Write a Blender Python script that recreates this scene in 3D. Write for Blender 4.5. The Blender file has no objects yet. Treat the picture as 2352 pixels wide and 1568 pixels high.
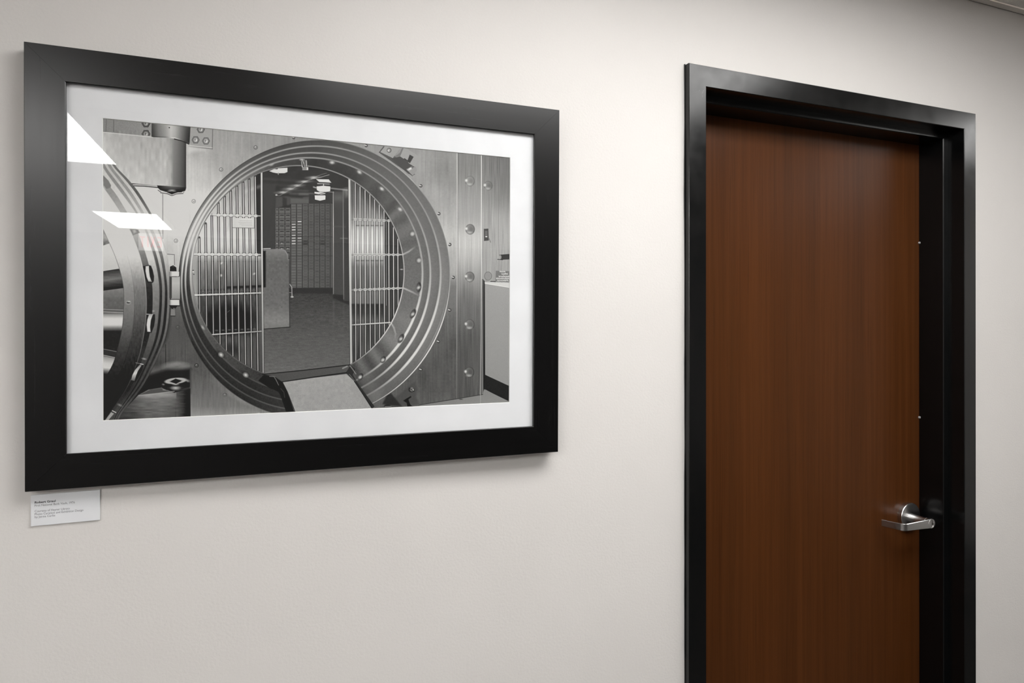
import bpy, bmesh, math
import numpy as np
from mathutils import Vector, Matrix

# ============================================================ camera, world, exposure
scene = bpy.context.scene
COL = scene.collection
F_PX = 1568.0
EYE = Vector((0.0, -1.40, 1.53))
cam_d = bpy.data.cameras.new('camera'); cam = bpy.data.objects.new('camera', cam_d); COL.objects.link(cam)
cam_d.sensor_fit = 'HORIZONTAL'; cam_d.sensor_width = 36.0; cam_d.lens = F_PX/2352*36
cam_d.shift_y = -38.7/2352; cam_d.clip_start = .02; cam_d.clip_end = 60
cam.location = EYE
cam.rotation_euler = (math.radians(90.05), 0, math.radians(-22.435))
scene.camera = cam
scene.view_settings.view_transform = 'Standard'; scene.view_settings.look = 'None'
scene.view_settings.gamma = 1.0; scene.view_settings.use_curve_mapping = False
scene.view_settings.exposure = 0.0
w = bpy.data.worlds.new('world'); scene.world = w; w.use_nodes = True
w.node_tree.nodes['Background'].inputs[0].default_value = (.9, .93, 1, 1)
w.node_tree.nodes['Background'].inputs[1].default_value = 0.05
LAMP = 24.0                                   # brightness of the ceiling light panels

# ============================================================ helpers
def tag(o, label=None, cat=None, group=None, kind=None):
    if label: o['label'] = label
    if cat: o['category'] = cat
    if group: o['group'] = group
    if kind: o['kind'] = kind
    return o
def empty(name, loc=(0, 0, 0), parent=None):
    o = bpy.data.objects.new(name, None); COL.objects.link(o); o.location = loc; o.empty_display_size = .05
    if parent: o.parent = parent
    return o
def obj(name, bm, mat, parent=None, smooth=False):
    me = bpy.data.meshes.new(name); bm.normal_update(); bm.to_mesh(me); bm.free()
    if smooth:
        for p in me.polygons: p.use_smooth = True
    if mat: me.materials.append(mat)
    o = bpy.data.objects.new(name, me); COL.objects.link(o)
    if parent:
        o.parent = parent; o.matrix_parent_inverse = parent_world(parent).inverted()
    return o
def parent_world(p):
    m = p.matrix_basis.copy()
    q = p
    while q.parent:
        m = q.parent.matrix_basis @ q.matrix_parent_inverse @ m; q = q.parent
    return m
def box(bm, x0, x1, y0, y1, z0, z1, bev=0):
    v = [bm.verts.new(p) for p in [(x0,y0,z0),(x1,y0,z0),(x1,y1,z0),(x0,y1,z0),(x0,y0,z1),(x1,y0,z1),(x1,y1,z1),(x0,y1,z1)]]
    fs = [bm.faces.new([v[i] for i in f]) for f in [(0,3,2,1),(4,5,6,7),(0,1,5,4),(1,2,6,5),(2,3,7,6),(3,0,4,7)]]
    if bev:
        es = list({e for f in fs for e in f.edges})
        bmesh.ops.bevel(bm, geom=es, offset=bev, segments=2, profile=.5, affect='EDGES')
    return bm
def boxes(*bs, bev=0):
    bm = bmesh.new()
    for b in bs: box(bm, *b, bev=bev)
    return bm
def prism(bm, pts, axis, a, b):
    """extrude a 2-D outline along an axis: 'X' pts=(y,z), 'Y' pts=(x,z), 'Z' pts=(x,y)"""
    def P(p, t): return {'X': (t, p[0], p[1]), 'Y': (p[0], t, p[1]), 'Z': (p[0], p[1], t)}[axis]
    A = [bm.verts.new(P(p, a)) for p in pts]; B = [bm.verts.new(P(p, b)) for p in pts]
    n = len(pts)
    bm.faces.new(A); bm.faces.new(B[::-1])
    for i in range(n): bm.faces.new([A[i], B[i], B[(i+1) % n], A[(i+1) % n]])
    bmesh.ops.recalc_face_normals(bm, faces=bm.faces)
    return bm
def lathe_y(profile, cx, cz, n=64):
    """profile of (radius, y) turned about an axis along Y"""
    bm = bmesh.new(); rings = []
    for r, y in profile:
        if r < 1e-6: rings.append([bm.verts.new((cx, y, cz))])
        else: rings.append([bm.verts.new((cx+r*math.cos(2*math.pi*k/n), y, cz+r*math.sin(2*math.pi*k/n))) for k in range(n)])
    for a, b in zip(rings[:-1], rings[1:]):
        for k in range(n):
            f = [a[k % len(a)], a[(k+1) % len(a)], b[(k+1) % len(b)], b[k % len(b)]]
            u = []
            for q in f:
                if q not in u: u.append(q)
            if len(u) > 2: bm.faces.new(u)
    bmesh.ops.recalc_face_normals(bm, faces=bm.faces)
    return bm
def autosmooth(o, deg=35):
    me = o.data
    me.set_sharp_from_angle(angle=math.radians(deg)) if hasattr(me, 'set_sharp_from_angle') else None

# ============================================================ materials
class N:
    def __init__(s, name):
        s.m = bpy.data.materials.new(name); s.m.use_nodes = True; s.t = s.m.node_tree
        s.b = s.t.nodes['Principled BSDF']; s.out = s.t.nodes['Material Output']
    def node(s, kind, **kw):
        n = s.t.nodes.new(kind)
        for k, v in kw.items():
            if k in n.inputs: n.inputs[k].default_value = v
            else: setattr(n, k, v)
        return n
    def link(s, a, b): s.t.links.new(a, b)
    def setp(s, **kw):
        for k, v in kw.items():
            k = k.replace('_', ' ')
            s.b.inputs[k].default_value = v
        return s
    def coords(s, scale=(1, 1, 1)):
        tc = s.node('ShaderNodeTexCoord'); mp = s.node('ShaderNodeMapping'); mp.inputs['Scale'].default_value = scale
        s.link(tc.outputs['Object'], mp.inputs['Vector']); return mp.outputs['Vector']
    def noise(s, scale, vec=None, detail=3, rough=.5):
        n = s.node('ShaderNodeTexNoise'); n.inputs['Scale'].default_value = scale; n.inputs['Detail'].default_value = detail
        n.inputs['Roughness'].default_value = rough
        if vec: s.link(vec, n.inputs['Vector'])
        return n.outputs['Fac']
    def ramp(s, fac, stops):
        r = s.node('ShaderNodeValToRGB'); e = r.color_ramp.elements
        while len(e) < len(stops): e.new(.5)
        for q, (p, c) in zip(e, stops): q.position = p; q.color = (*c, 1) if len(c) == 3 else c
        s.link(fac, r.inputs[0]); return r.outputs['Color']
    def maprange(s, fac, a, b, c, d):
        r = s.node('ShaderNodeMapRange'); s.link(fac, r.inputs[0])
        for i, v in zip((1, 2, 3, 4), (a, b, c, d)): r.inputs[i].default_value = v
        return r.outputs[0]
    def bump(s, h, strength, dist, normal=None):
        b = s.node('ShaderNodeBump'); b.inputs['Strength'].default_value = strength; b.inputs['Distance'].default_value = dist
        s.link(h, b.inputs['Height'])
        if normal: s.link(normal, b.inputs['Normal'])
        return b.outputs['Normal']
    def mix(s, kind, a, b, fac=1.0):
        m = s.node('ShaderNodeMix', data_type='RGBA', blend_type=kind); m.inputs[0].default_value = fac if isinstance(fac, float) else 1
        if not isinstance(fac, float): s.link(fac, m.inputs[0])
        for x, i in ((a, 6), (b, 7)):
            if isinstance(x, tuple): m.inputs[i].default_value = (*x, 1)
            else: s.link(x, m.inputs[i])
        return m.outputs[2]
def setb(n, sock, src): n.link(src, n.b.inputs[sock])

def mat_wall():
    n = N('eggshell_wall_paint'); v = n.coords()
    setb(n, 'Base Color', n.ramp(n.noise(3, v, 3), [(.3, WALLC[0]), (.7, WALLC[1])]))
    n.setp(Roughness=WALL_ROUGH, Specular_IOR_Level=WALL_SPEC)
    h = n.bump(n.noise(190, v, 4, .55), .38, .0012); h = n.bump(n.noise(55, v, 2), .10, .0016, h)
    setb(n, 'Normal', h); return n.m
WALLC = [(.700, .676, .654), (.722, .698, .676)]; WALL_ROUGH = .50; WALL_SPEC = .14

def mat_plain(name, col, rough=.5, spec=.5, metal=0, bump=None):
    n = N(name); v = n.coords()
    c2 = tuple(min(1, c*1.07) for c in col)
    setb(n, 'Base Color', n.ramp(n.noise(12, v, 3), [(.3, col), (.7, c2)]))
    n.setp(Roughness=rough, Specular_IOR_Level=spec, Metallic=metal)
    if bump: setb(n, 'Normal', n.bump(n.noise(bump[0], v, 3), bump[1], bump[2]))
    return n.m

def mat_frame(name, scale):
    """satin black stained moulding with a fine grain along its length"""
    n = N(name); v = n.coords(scale)
    g = n.noise(1.0, v, 4, .6)
    setb(n, 'Base Color', n.ramp(g, [(.3, (.0020, .0020, .0021)), (.7, (.0032, .0031, .0032))]))
    setb(n, 'Roughness', n.maprange(g, .3, .7, .255, .275))
    n.setp(Specular_IOR_Level=.5)
    setb(n, 'Normal', n.bump(g, .03, .0001)); return n.m

def mat_steel_paint():
    """black enamel on the pressed steel door frame: smudged and slightly scratched"""
    n = N('black_enamel'); v = n.coords()
    s = n.noise(16, v, 4, .6); s2 = n.noise(70, n.coords((1, 1, .35)), 3)
    n.setp(Specular_IOR_Level=.38)
    setb(n, 'Base Color', n.ramp(s, [(.3, (.0022, .0028, .0030)), (.75, (.0035, .0033, .0033))]))
    setb(n, 'Roughness', n.maprange(s, .3, .7, .18, .27))
    setb(n, 'Normal', n.bump(s2, .03, .0001)); return n.m

def mat_wood():
    n = N('walnut_stained_veneer')
    fine = n.noise(1, n.coords((420, 420, 5.0)), 5, .65)
    mid = n.noise(1, n.coords((60, 60, .9)), 4, .6)
    broad = n.noise(1, n.coords((9, 9, .12)), 2, .5)
    c = n.ramp(mid, [(.25, (.056, .0178, .0045)), (.5, (.070, .0228, .0059)), (.8, (.086, .0290, .0082))])
    f = n.ramp(fine, [(.30, (.74, .71, .68)), (.47, (1, 1, 1)), (.75, (1.0, 1.0, 1.0))])
    b = n.ramp(broad, [(.38, (.90, .91, .93)), (.60, (1.10, 1.08, 1.04))])
    c = n.mix('MULTIPLY', c, f); c = n.mix('MULTIPLY', c, b)
    setb(n, 'Base Color', c); setb(n, 'Roughness', n.maprange(fine, .3, .7, .38, .30))
    n.setp(Specular_IOR_Level=.13)
    setb(n, 'Normal', n.bump(fine, .10, .0005)); return n.m

def mat_metal(name, col, rough, brushed=None):
    n = N(name); n.setp(Metallic=1.0)
    v = n.coords(brushed or (200, 200, 200)); g = n.noise(1, v, 3)
    setb(n, 'Base Color', n.ramp(g, [(.3, tuple(c*.985 for c in col)), (.7, col)]))
    setb(n, 'Roughness', n.maprange(g, .3, .7, rough*.97, rough*1.03)); return n.m

GLASS_R0 = .064
def mat_glass():
    """thin pane: straight-through light plus the mirror reflection of its two faces"""
    n = N('picture_glass'); n.t.nodes.remove(n.b)
    tr = n.node('ShaderNodeBsdfTransparent'); tr.inputs[0].default_value = (.985, .987, .985, 1)
    gl = n.node('ShaderNodeBsdfGlossy'); gl.inputs['Roughness'].default_value = 0.0
    g = n.node('ShaderNodeNewGeometry'); d = n.node('ShaderNodeVectorMath', operation='DOT_PRODUCT')
    n.link(g.outputs['Incoming'], d.inputs[0]); n.link(g.outputs['Normal'], d.inputs[1])
    def mth(op, a, b=None):
        q = n.node('ShaderNodeMath', operation=op); n.link(a, q.inputs[0]) if not isinstance(a, float) else setattr(q.inputs[0], 'default_value', a)
        if b is not None: n.link(b, q.inputs[1]) if not isinstance(b, float) else setattr(q.inputs[1], 'default_value', b)
        return q.outputs[0]
    c = mth('ABSOLUTE', d.outputs['Value']); p5 = mth('POWER', mth('SUBTRACT', 1.0, c), 5.0)
    fr = mth('MULTIPLY_ADD', p5, .93); fr.node.inputs[2].default_value = GLASS_R0
    mx = n.node('ShaderNodeMixShader'); n.link(fr, mx.inputs[0]); n.link(tr.outputs[0], mx.inputs[1]); n.link(gl.outputs[0], mx.inputs[2])
    n.link(mx.outputs[0], n.out.inputs[0]); return n.m

def mat_emit(name, col, strength):
    n = N(name); n.setp(Base_Color=(.8, .8, .8, 1), Roughness=.4)
    n.b.inputs['Emission Color'].default_value = (*col, 1); n.b.inputs['Emission Strength'].default_value = strength
    return n.m

MW = mat_wall()
M_FX = mat_frame('satin_black_moulding_rail', (6, 300, 300)); M_FZ = mat_frame('satin_black_moulding_stile', (300, 300, 6))
M_STEEL = mat_steel_paint(); M_WOOD = mat_wood(); M_GLASS = mat_glass()
M_MAT = mat_plain('white_mat_board', (.82, .828, .850), .8, .2)
M_CORE = mat_plain('mat_core_white', (.90, .90, .885), .8, .2)
M_CHROME = mat_metal('satin_chrome', (.66, .655, .65), .26)
M_CHROME_D = mat_metal('key_cylinder_metal', (.62, .61, .60), .18)
M_CARD = mat_plain('card_white', (.74, .75, .77), .5, .4)
M_INK = mat_plain('dark_grey_ink', (.035, .035, .04), .6, .3)
M_INK2 = mat_plain('grey_ink', (.12, .12, .13), .6, .3)
M_TILE = mat_plain('ceiling_tile_board', (.74, .71, .67), .95, .1, bump=(420, 1.0, .004))
M_GRID = mat_plain('grid_paint', (.60, .57, .53), .5, .4)
M_CARPET = mat_plain('grey_carpet', (.075, .070, .066), .95, .1, bump=(300, .6, .004))
M_RUBBER = mat_plain('black_vinyl', (.02, .02, .02), .5, .4)
M_BUMPER = mat_plain('grey_rubber', (.30, .29, .29), .5, .5)
M_DARK = mat_plain('dark_taupe_paint', (.11, .10, .095), .6, .3, bump=(190, .3, .001))
M_LAMP = mat_emit('light_panel', (1.0, .99, .972), LAMP*.60)
M_LAMP2 = mat_emit('light_panel_dimmer', (1.0, .99, .972), LAMP*.45)
M_FILL_L = mat_emit('fill_panel_left', (1.0, .99, .972), LAMP*1.5)  # unseen panel added to brighten the left of the wall
M_FILL_R = mat_emit('fill_panel_right', (1.0, .99, .972), LAMP*.36)  # unseen panel added at the right to lift the room's ambient light
M_WHITE = mat_plain('white_plastic', (.8, .8, .78), .4, .5)

# ============================================================ the room
CZ = 2.5259                                   # ceiling height
XL, XR, YF = -2.8, 4.5, -8.6                  # left, right and far sides; the picture wall is y = 0
OX0, OX1, OZ = 1.0929, 2.0467, 2.1215         # clear opening of the door frame
FB = .0523                                    # face width of the door frame
def struct(name, bm, m, parent=None):
    o = obj(name, bm, m, parent); o['kind'] = 'structure'; return o
RX0, RX1, RZ = OX0-FB+.012, OX1+FB-.012, OZ+FB-.012
struct('wall_back', boxes((XL-.15, RX0, 0, .15, 0, 2.75), (RX1, XR+.15, 0, .15, 0, 2.75), (RX0, RX1, 0, .15, RZ, 2.75)), MW)
struct('wall_left', boxes((XL-.15, XL, YF, 0, 0, 2.75)), MW)
struct('wall_right', boxes((XR, XR+.15, YF, 0, 0, 2.75)), MW)
struct('wall_front', boxes((XL-.15, XR+.15, YF-.15, YF, 0, 2.75)), M_DARK)
struct('floor', boxes((XL-.15, XR+.15, YF-.15, 1.6, -.1, 0)), M_CARPET)
for nm, b in (('baseboard_back', (XL, OX0-FB, -.006, 0, 0, .10)), ('baseboard_right', (XR-.006, XR, YF, 0, 0, .10)),
              ('baseboard_left', (XL, XL+.006, YF, 0, 0, .10)), ('baseboard_front', (XL+.006, XR-.006, YF, YF+.006, 0, .10))):
    struct(nm, boxes(b), M_RUBBER)

# ceiling: slab above, lay-in tiles with runners and a wall angle
ceil = struct('ceiling', boxes((XL-.15, XR+.15, YF-.15, .15, 2.75, 2.85)), M_TILE)
LIGHTS = [(-1.455, -.800, -3.88, -2.40), (-1.455, -.862, -7.86, -6.36), (.22, 2.02, -1.38, -.62), (3.35, 3.95, -2.04, -.56), (-2.63, -2.06, -3.88, -2.40)]  # last two are added fill panels, out of view
XG = [XL+.02, -2.635, -2.055, -1.46, -.80, -.30, .215, 2.025, 2.95, 3.345, 3.955, XR-.02]
def rows(k):
    if k in (1, 3): return [-.025, -.9, -2.395, -3.885, -5.12, -6.355, -7.865, YF+.02]
    if k == 9: return [-.025, -.555, -2.045, -3.2, -4.4, -5.6, -6.8, YF+.02]
    if k == 6: return [-.025, -.615, -1.385, -1.90, -2.375, -2.985, -3.595, -4.205, -4.815, -5.425, -6.035, -6.645, -7.255, -7.865, YF+.02]
    return [-.025, -1.24, -2.46, -3.68, -4.90, -6.12, -7.34, YF+.02]
tiles = {}
def ceiling_piece(name, x0, x1, y0, y1, z0, z1, m, top=None):
    key = (name, round(x1-x0, 3), round(y1-y0, 3))
    if key not in tiles:
        o = obj(name, boxes((-(x1-x0)/2, (x1-x0)/2, -(y1-y0)/2, (y1-y0)/2, z0, z1)), m, ceil); tiles[key] = o
    else:
        o = tiles[key].copy(); COL.objects.link(o)
    o.location = ((x0+x1)/2, (y0+y1)/2, 0); return o
for k in range(len(XG)-1):
    r = rows(k)
    for a, b in zip(r[:-1], r[1:]):
        lit = any(abs(a-L[3]) < .03 and abs((XG[k]+XG[k+1])/2-(L[0]+L[1])/2) < .05 for L in LIGHTS)
        if not lit: ceiling_piece('ceiling_tile', XG[k]+.004, XG[k+1]-.004, b+.004, a-.004, CZ+.001, CZ+.016, M_TILE)
    for y in r[1:-1]: ceiling_piece('cross_runner', XG[k]+.012, XG[k+1]-.012, y-.012, y+.012, CZ-.0006, CZ+.0008, M_GRID)
for x in XG[1:-1]: ceiling_piece('main_runner', x-.012, x+.012, YF+.02, -.024, CZ-.0006, CZ+.0008, M_GRID)
struct('trim_1', boxes((XL, XR, -.0245, -.0022, CZ-.0006, CZ+.0006), (XL, XR, -.0036, -.0022, CZ-.0006, CZ+.024)), M_GRID)

names_l = ['white ceiling light panel mirrored in the upper left corner of the picture glass',
           'white ceiling light panel mirrored as a slanted bar across the round vault door at left',
           'longest white ceiling light panel, close to the wall above picture and door',
           'added fill light panel in the ceiling, out of view, farther right than the door',
           'added fill light panel in the ceiling, out of view, farther left than the picture']
for L, lab in zip(LIGHTS, names_l):
    t = tag(empty('ceiling_light', ((L[0]+L[1])/2, (L[2]+L[3])/2, CZ)), lab, 'light', 'recessed ceiling light panels')
    x0, x1, y0, y1 = L; f = .012
    obj('light_frame', boxes((x0, x1, y0, y0+f, CZ-.003, CZ+.05), (x0, x1, y1-f, y1, CZ-.003, CZ+.05), (x0, x0+f, y0+f, y1-f, CZ-.003, CZ+.05), (x1-f, x1, y0+f, y1-f, CZ-.003, CZ+.05)), M_WHITE, t)
    obj('diffuser', boxes((x0+f, x1-f, y0+f, y1-f, CZ, CZ+.004)), {2.02: M_LAMP2, 3.95: M_FILL_R, -2.06: M_FILL_L}.get(L[1], M_LAMP), t)

# ============================================================ door and its pressed steel frame
ST0, ST1, SP = .034, .1145, .0190             # stop: front, back, projection
DY = .115                                      # front face of the leaf
fr = empty('trim_2', ((OX0+OX1)/2, 0, 0)); fr['kind'] = 'structure'   # the pressed steel door frame, its members are parts
PF = [(-FB, 0), (-FB, -.0165), (-FB+.0015, -.018), (-.0015, -.018), (0, -.0165), (0, ST0-.0005), (SP-.0022, ST0), (SP, ST0+.0022), (SP, ST1), (0, ST1), (0, .158), (-.0115, .158), (-.0115, .0015), (-FB, .0015)]
def member(kind):
    """face, rabbet and stop in one pressed profile (offset into the opening, y), ends mitred at the head"""
    bm = bmesh.new(); S = [[], []]
    for o_, y in PF:
        if kind == 'L': e = ((OX0+o_, 0.0), (OX0+o_, OZ-o_))
        if kind == 'R': e = ((OX1-o_, 0.0), (OX1-o_, OZ-o_))
        if kind == 'H': e = ((OX0+o_, OZ-o_), (OX1-o_, OZ-o_))
        for s, (x, z) in zip(S, e): s.append(bm.verts.new((x, y, z)))
    n = len(PF)
    for k in range(n): bm.faces.new([S[0][k], S[0][(k+1) % n], S[1][(k+1) % n], S[1][k]])
    bm.faces.new(S[0]); bm.faces.new(S[1][::-1]); bmesh.ops.recalc_face_normals(bm, faces=bm.faces); return bm
o = obj('frame_jamb', member('L'), M_STEEL, fr); o['label'] = 'left jamb beside the picture, its return edge showing'
obj('frame_jamb', member('R'), M_STEEL, fr)
obj('frame_head', member('H'), M_STEEL, fr)
for z in (1.792, 1.237):
    bm = lathe_y([(0, ST1-.0055), (.0026, ST1-.0050), (.0036, ST1-.003), (.0036, ST1+.0003)], 0, 0, 20)
    o = obj('silencer', bm, M_BUMPER, fr, True); o.matrix_basis = Matrix.Translation((OX1-SP-.0006, 0, z))
# scuffs on the upper left corner of the frame
bm = bmesh.new()
for (x, z, dx, dz) in [(1.078, 2.1, .004, .011), (1.0815, 2.104, .003, .008), (1.0795, 2.093, .0008, .006), (1.0715, 2.108, .0006, .003)]:
    P = [(x, -.01815, z), (x+.0004, -.01815, z), (x+dx+.0004, -.01815, z+dz), (x+dx, -.01815, z+dz)]
    bm.faces.new([bm.verts.new(p) for p in P])
o = obj('scratch', bm, mat_plain('bare_scratch', (.30, .30, .31), .4, .5), fr)
# caulk bead between frame and wall
bm = bmesh.new()
rs = np.random.RandomState(3)
zs = np.linspace(.1, OZ+FB+.002, 60); wv = .0016+.0009*np.convolve(rs.randn(64), np.ones(5)/5, 'valid')
P = [(OX0-FB+.0002, z) for z in zs[::-1]]+[(OX0-FB-max(.0006, wv[k]), zs[k]) for k in range(60)]
prism(bm, P, 'Y', -.004, .0005); obj('caulk_bead', bm, M_STEEL, fr)

door = struct('door_1', box(bmesh.new(), OX0+.003, OX1-.003, DY, DY+.0425, .012, OZ-.003, bev=.0008), M_WOOD)
struct('wall_beyond', boxes((RX0-.3, RX1+.3, .5, .55, 0, 2.5)), MW)

# lever handle: round rose, shank, squared lever that returns to the door, key cylinder
HX, HZ = 1.9712, .9285
hd = empty('door_handle', (HX, DY, HZ), door)
hd.matrix_parent_inverse = Matrix.Identity(4)
hd['label'] = 'satin chrome lever handle with a round rose'
o = obj('rose', lathe_y([(.0, DY), (.0415, DY-.0002), (.0415, DY-.0138), (.0405, DY-.0152), (.0395, DY-.0156), (.0, DY-.0160)], HX, HZ+.003, 96), M_CHROME, hd, True); autosmooth(o, 30)
o = obj('shank', lathe_y([(.0130, DY-.0155), (.0128, .072), (.0130, .052), (.0136, .047), (0, .047)], HX, HZ-.001, 48), M_CHROME, hd, True); autosmooth(o, 30)
# lever blade: path in plan, band height tapering
def blade():
    bm = bmesh.new(); path = []
    X1, YF_ = HX+.0005, .0315
    path.append((X1, YF_, .0145)); path.append((X1-.03, YF_, .0130)); path.append((1.872, YF_, .0108))
    cx, cy, r = 1.868, YF_+.018, .018
    for k in range(0, 10):
        a = math.radians(-90-k*9.0*.86); path.append((cx+r*math.cos(a), cy+r*math.sin(a), .0106))
    path.append((1.8455, .066, .0103)); path.append((1.8385, .0965, .0100))
    T = .0062; prev = None; secs = []
    for i, (x, y, h) in enumerate(path):
        a = path[max(0, i-1)]; b = path[min(len(path)-1, i+1)]
        d = Vector((b[0]-a[0], b[1]-a[1])).normalized(); nrm = Vector((-d.y, d.x))*-1  # towards the door side
        q = []
        c = .0012
        for (u, v) in [(0, -h+c), (c, -h), (T-c, -h), (T, -h+c), (T, h-c), (T-c, h), (c, h), (0, h-c)]:
            q.append(bm.verts.new((x+nrm.x*u, y+nrm.y*u, HZ-.0015+v)))
        secs.append(q)
    for A, B in zip(secs[:-1], secs[1:]):
        for k in range(8): bm.faces.new([A[k], A[(k+1) % 8], B[(k+1) % 8], B[k]])
    bm.faces.new(secs[0]); bm.faces.new(secs[-1][::-1])
    bmesh.ops.recalc_face_normals(bm, faces=bm.faces); return bm
o = obj('lever', blade(), M_CHROME, hd, True); autosmooth(o, 30)
o = obj('lever_end', lathe_y([(.0112, .0312), (.0140, .0312), (.0147, .0320), (.0147, .0372), (.0140, .0475), (0, .0475)], HX+.0005, HZ-.0015, 48), M_CHROME, hd, True); autosmooth(o, 30)
o = obj('key_cylinder', lathe_y([(.0112, .0312), (.0108, .0345), (.0060, .0368), (0, .0368)], HX+.0005, HZ-.0015, 40), M_CHROME_D, hd, True); autosmooth(o, 25)
bm = boxes((HX-.0004, HX+.0014, .0362, .0369, HZ-.0060, HZ+.0030)); obj('keyway', bm, M_RUBBER, hd)

# ============================================================ framed picture
PX_, PZ_ = .17705, 1.62755                     # centre
WX, WZ = .49635, .37815                        # half size
TA, TB = .0147, .0098                          # hangs a little off the wall, top and right side forward
pf = tag(empty('picture_frame', (PX_, 0, PZ_)), 'wide satin black frame around a black and white photograph of a round bank vault door', 'picture')
FYF = -.0350; MO = .0600
def miter(x0, z0, x1, z1, side):
    """one mitred length of flat moulding; outer edge from (x0,z0) to (x1,z1), width MO inwards, tiny joint left open"""
    g = .00014
    bm = bmesh.new(); secs = []
    prof = [(0, -.006), (0, FYF+.0008), (.0008, FYF), (MO-.0012, FYF), (MO, FYF+.0010), (MO, FYF+.0062), (MO-.006, FYF+.0062), (MO-.006, -.006)]
    for e in (0, 1):
        q = []
        for d, y in prof:
            if side == 'T': p = ((x0+d+g) if e == 0 else (x1-d-g), z0-d)
            if side == 'B': p = ((x0+d+g) if e == 0 else (x1-d-g), z0+d)
            if side == 'L': p = (x0+d, (z0+d+g) if e == 0 else (z1-d-g))
            if side == 'R': p = (x0-d, (z0+d+g) if e == 0 else (z1-d-g))
            q.append(bm.verts.new((p[0], y, p[1])))
        secs.append(q)
    n = len(prof)
    for k in range(n): bm.faces.new([secs[0][k], secs[0][(k+1) % n], secs[1][(k+1) % n], secs[1][k]])
    bm.faces.new(secs[0]); bm.faces.new(secs[1][::-1]); bmesh.ops.recalc_face_normals(bm, faces=bm.faces); return bm
def loc(o): o.parent = pf; o.matrix_parent_inverse = Matrix.Identity(4); return o
for side, a in (('T', (-WX, WZ, WX, WZ)), ('B', (-WX, -WZ, WX, -WZ)), ('L', (-WX, -WZ, -WX, WZ)), ('R', (WX, -WZ, WX, WZ))):
    loc(obj('frame_rail' if side in 'TB' else 'frame_stile', miter(*a, side), M_FX if side in 'TB' else M_FZ))
for sx in (-1, 1):
    for sz in (-1, 1):
        xa, xb_ = sorted((sx*(WX-.0013), sx*(WX-.0535))); za, zb_ = sorted((sz*(WZ-.0013), sz*(WZ-.0535)))
        loc(obj('corner_light_block', boxes((xa, xb_, FYF+.0014, -.008, za, zb_)), M_RUBBER))  # added black block, keeps the bright wall from showing through the open mitre
loc(obj('backing_board', boxes((-WX+.0545, WX-.0545, -.012, -.009, -WZ+.0545, WZ-.0545)), M_RUBBER))
# window mat with a bevelled white core edge
GX_, GZ_ = WX-.0548, WZ-.0548; IX, IZ = WX-.1129, WZ-.1129
bm = bmesh.new()
def ringq(x, z, y): return [bm.verts.new(p) for p in ((-x, y, -z), (x, y, -z), (x, y, z), (-x, y, z))]
R0 = ringq(GX_, GZ_, -.0262); R1 = ringq(IX, IZ, -.0262)
for k in range(4): bm.faces.new([R0[k], R0[(k+1) % 4], R1[(k+1) % 4], R1[k]])
R3 = ringq(GX_, GZ_, -.0246)
for k in range(4): bm.faces.new([R0[(k+1) % 4], R0[k], R3[k], R3[(k+1) % 4]])
loc(obj('mat_board', bm, M_MAT))
bm = bmesh.new(); A = ringq(IX, IZ, -.0262); B = ringq(IX-.0009, IZ-.0009, -.0247)
for k in range(4): bm.faces.new([A[k], A[(k+1) % 4], B[(k+1) % 4], B[k]])
o = loc(obj('mat_bevel', bm, M_CORE)); o['label'] = 'white bevelled edge of the mat opening'
gl = loc(obj('glass_pane', boxes((-GX_, GX_, -.0287, -.0286, -GZ_, GZ_)), None)); 
bmg = bmesh.new(); bmg.faces.new([bmg.verts.new(p) for p in ((-GX_, -.0287, -GZ_), (GX_, -.0287, -GZ_), (GX_, -.0287, GZ_), (-GX_, -.0287, GZ_))])
bmg.to_mesh(gl.data); bmg.free(); gl.data.materials.clear(); gl.data.materials.append(M_GLASS)
pr = boxes((-IX-.004, IX+.004, -.0246, -.0230, -IZ-.004, IZ+.004))
prn = loc(obj('photograph_print', pr, None)); prn['label'] = 'black and white print of a round bank vault door standing open'
pf.rotation_euler = (math.atan(TB)*1.0, 0, -math.atan(TA)*1.0)
pf.location = (PX_, 0.0, PZ_)

# ============================================================ label card
CX0, CX1, CZ0, CZ1 = -.3157, -.2131, 1.1852, 1.2385
card = tag(empty('label_card', ((CX0+CX1)/2, 0, CZ0)), 'small white caption card with grey lettering under the lower left corner of the picture frame', 'card')
obj('card', box(bmesh.new(), CX0, CX1, -.0033, -.0003, CZ0, CZ1, bev=.0002), M_CARD, card)
def text_line(s, x0, x1, zb, m, bold=False):
    cu = bpy.data.curves.new('lettering', 'FONT'); cu.body = s; cu.size = .0052; cu.resolution_u = 3
    if bold: cu.offset = .00014
    t = bpy.data.objects.new('lettering', cu); COL.objects.link(t)
    bpy.context.view_layer.update()
    me = bpy.data.meshes.new_from_object(t.evaluated_get(bpy.context.evaluated_depsgraph_get()))
    COL.objects.unlink(t); bpy.data.objects.remove(t)
    co = np.empty(len(me.vertices)*3, np.float32); me.vertices.foreach_get('co', co); co = co.reshape(-1, 3)
    wd = co[:, 0].max()-co[:, 0].min(); sx = (x1-x0)/wd
    co2 = np.c_[x0+(co[:, 0]-co[:, 0].min())*sx, np.full(len(co), -.00338), zb+co[:, 1]*TXT]
    me.vertices.foreach_set('co', co2.astype(np.float32).ravel()); me.update(); me.materials.clear(); me.materials.append(m)
    o = bpy.data.objects.new('lettering', me); COL.objects.link(o); o.parent = card; o.matrix_parent_inverse = card.matrix_basis.inverted()
    return o
TXT = 1.0
text_line('Robert Graul', -.3100, -.2797, 1.2239, M_INK, True)
text_line('First National Bank Vault, 1976', -.3100, -.2512, 1.2186, M_INK2)
text_line('Courtesy of Hayner Library', -.3100, -.2587, 1.2088, M_INK2)
text_line('Photo Curation and Exhibition Design', -.3100, -.2384, 1.2037, M_INK2)
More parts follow.
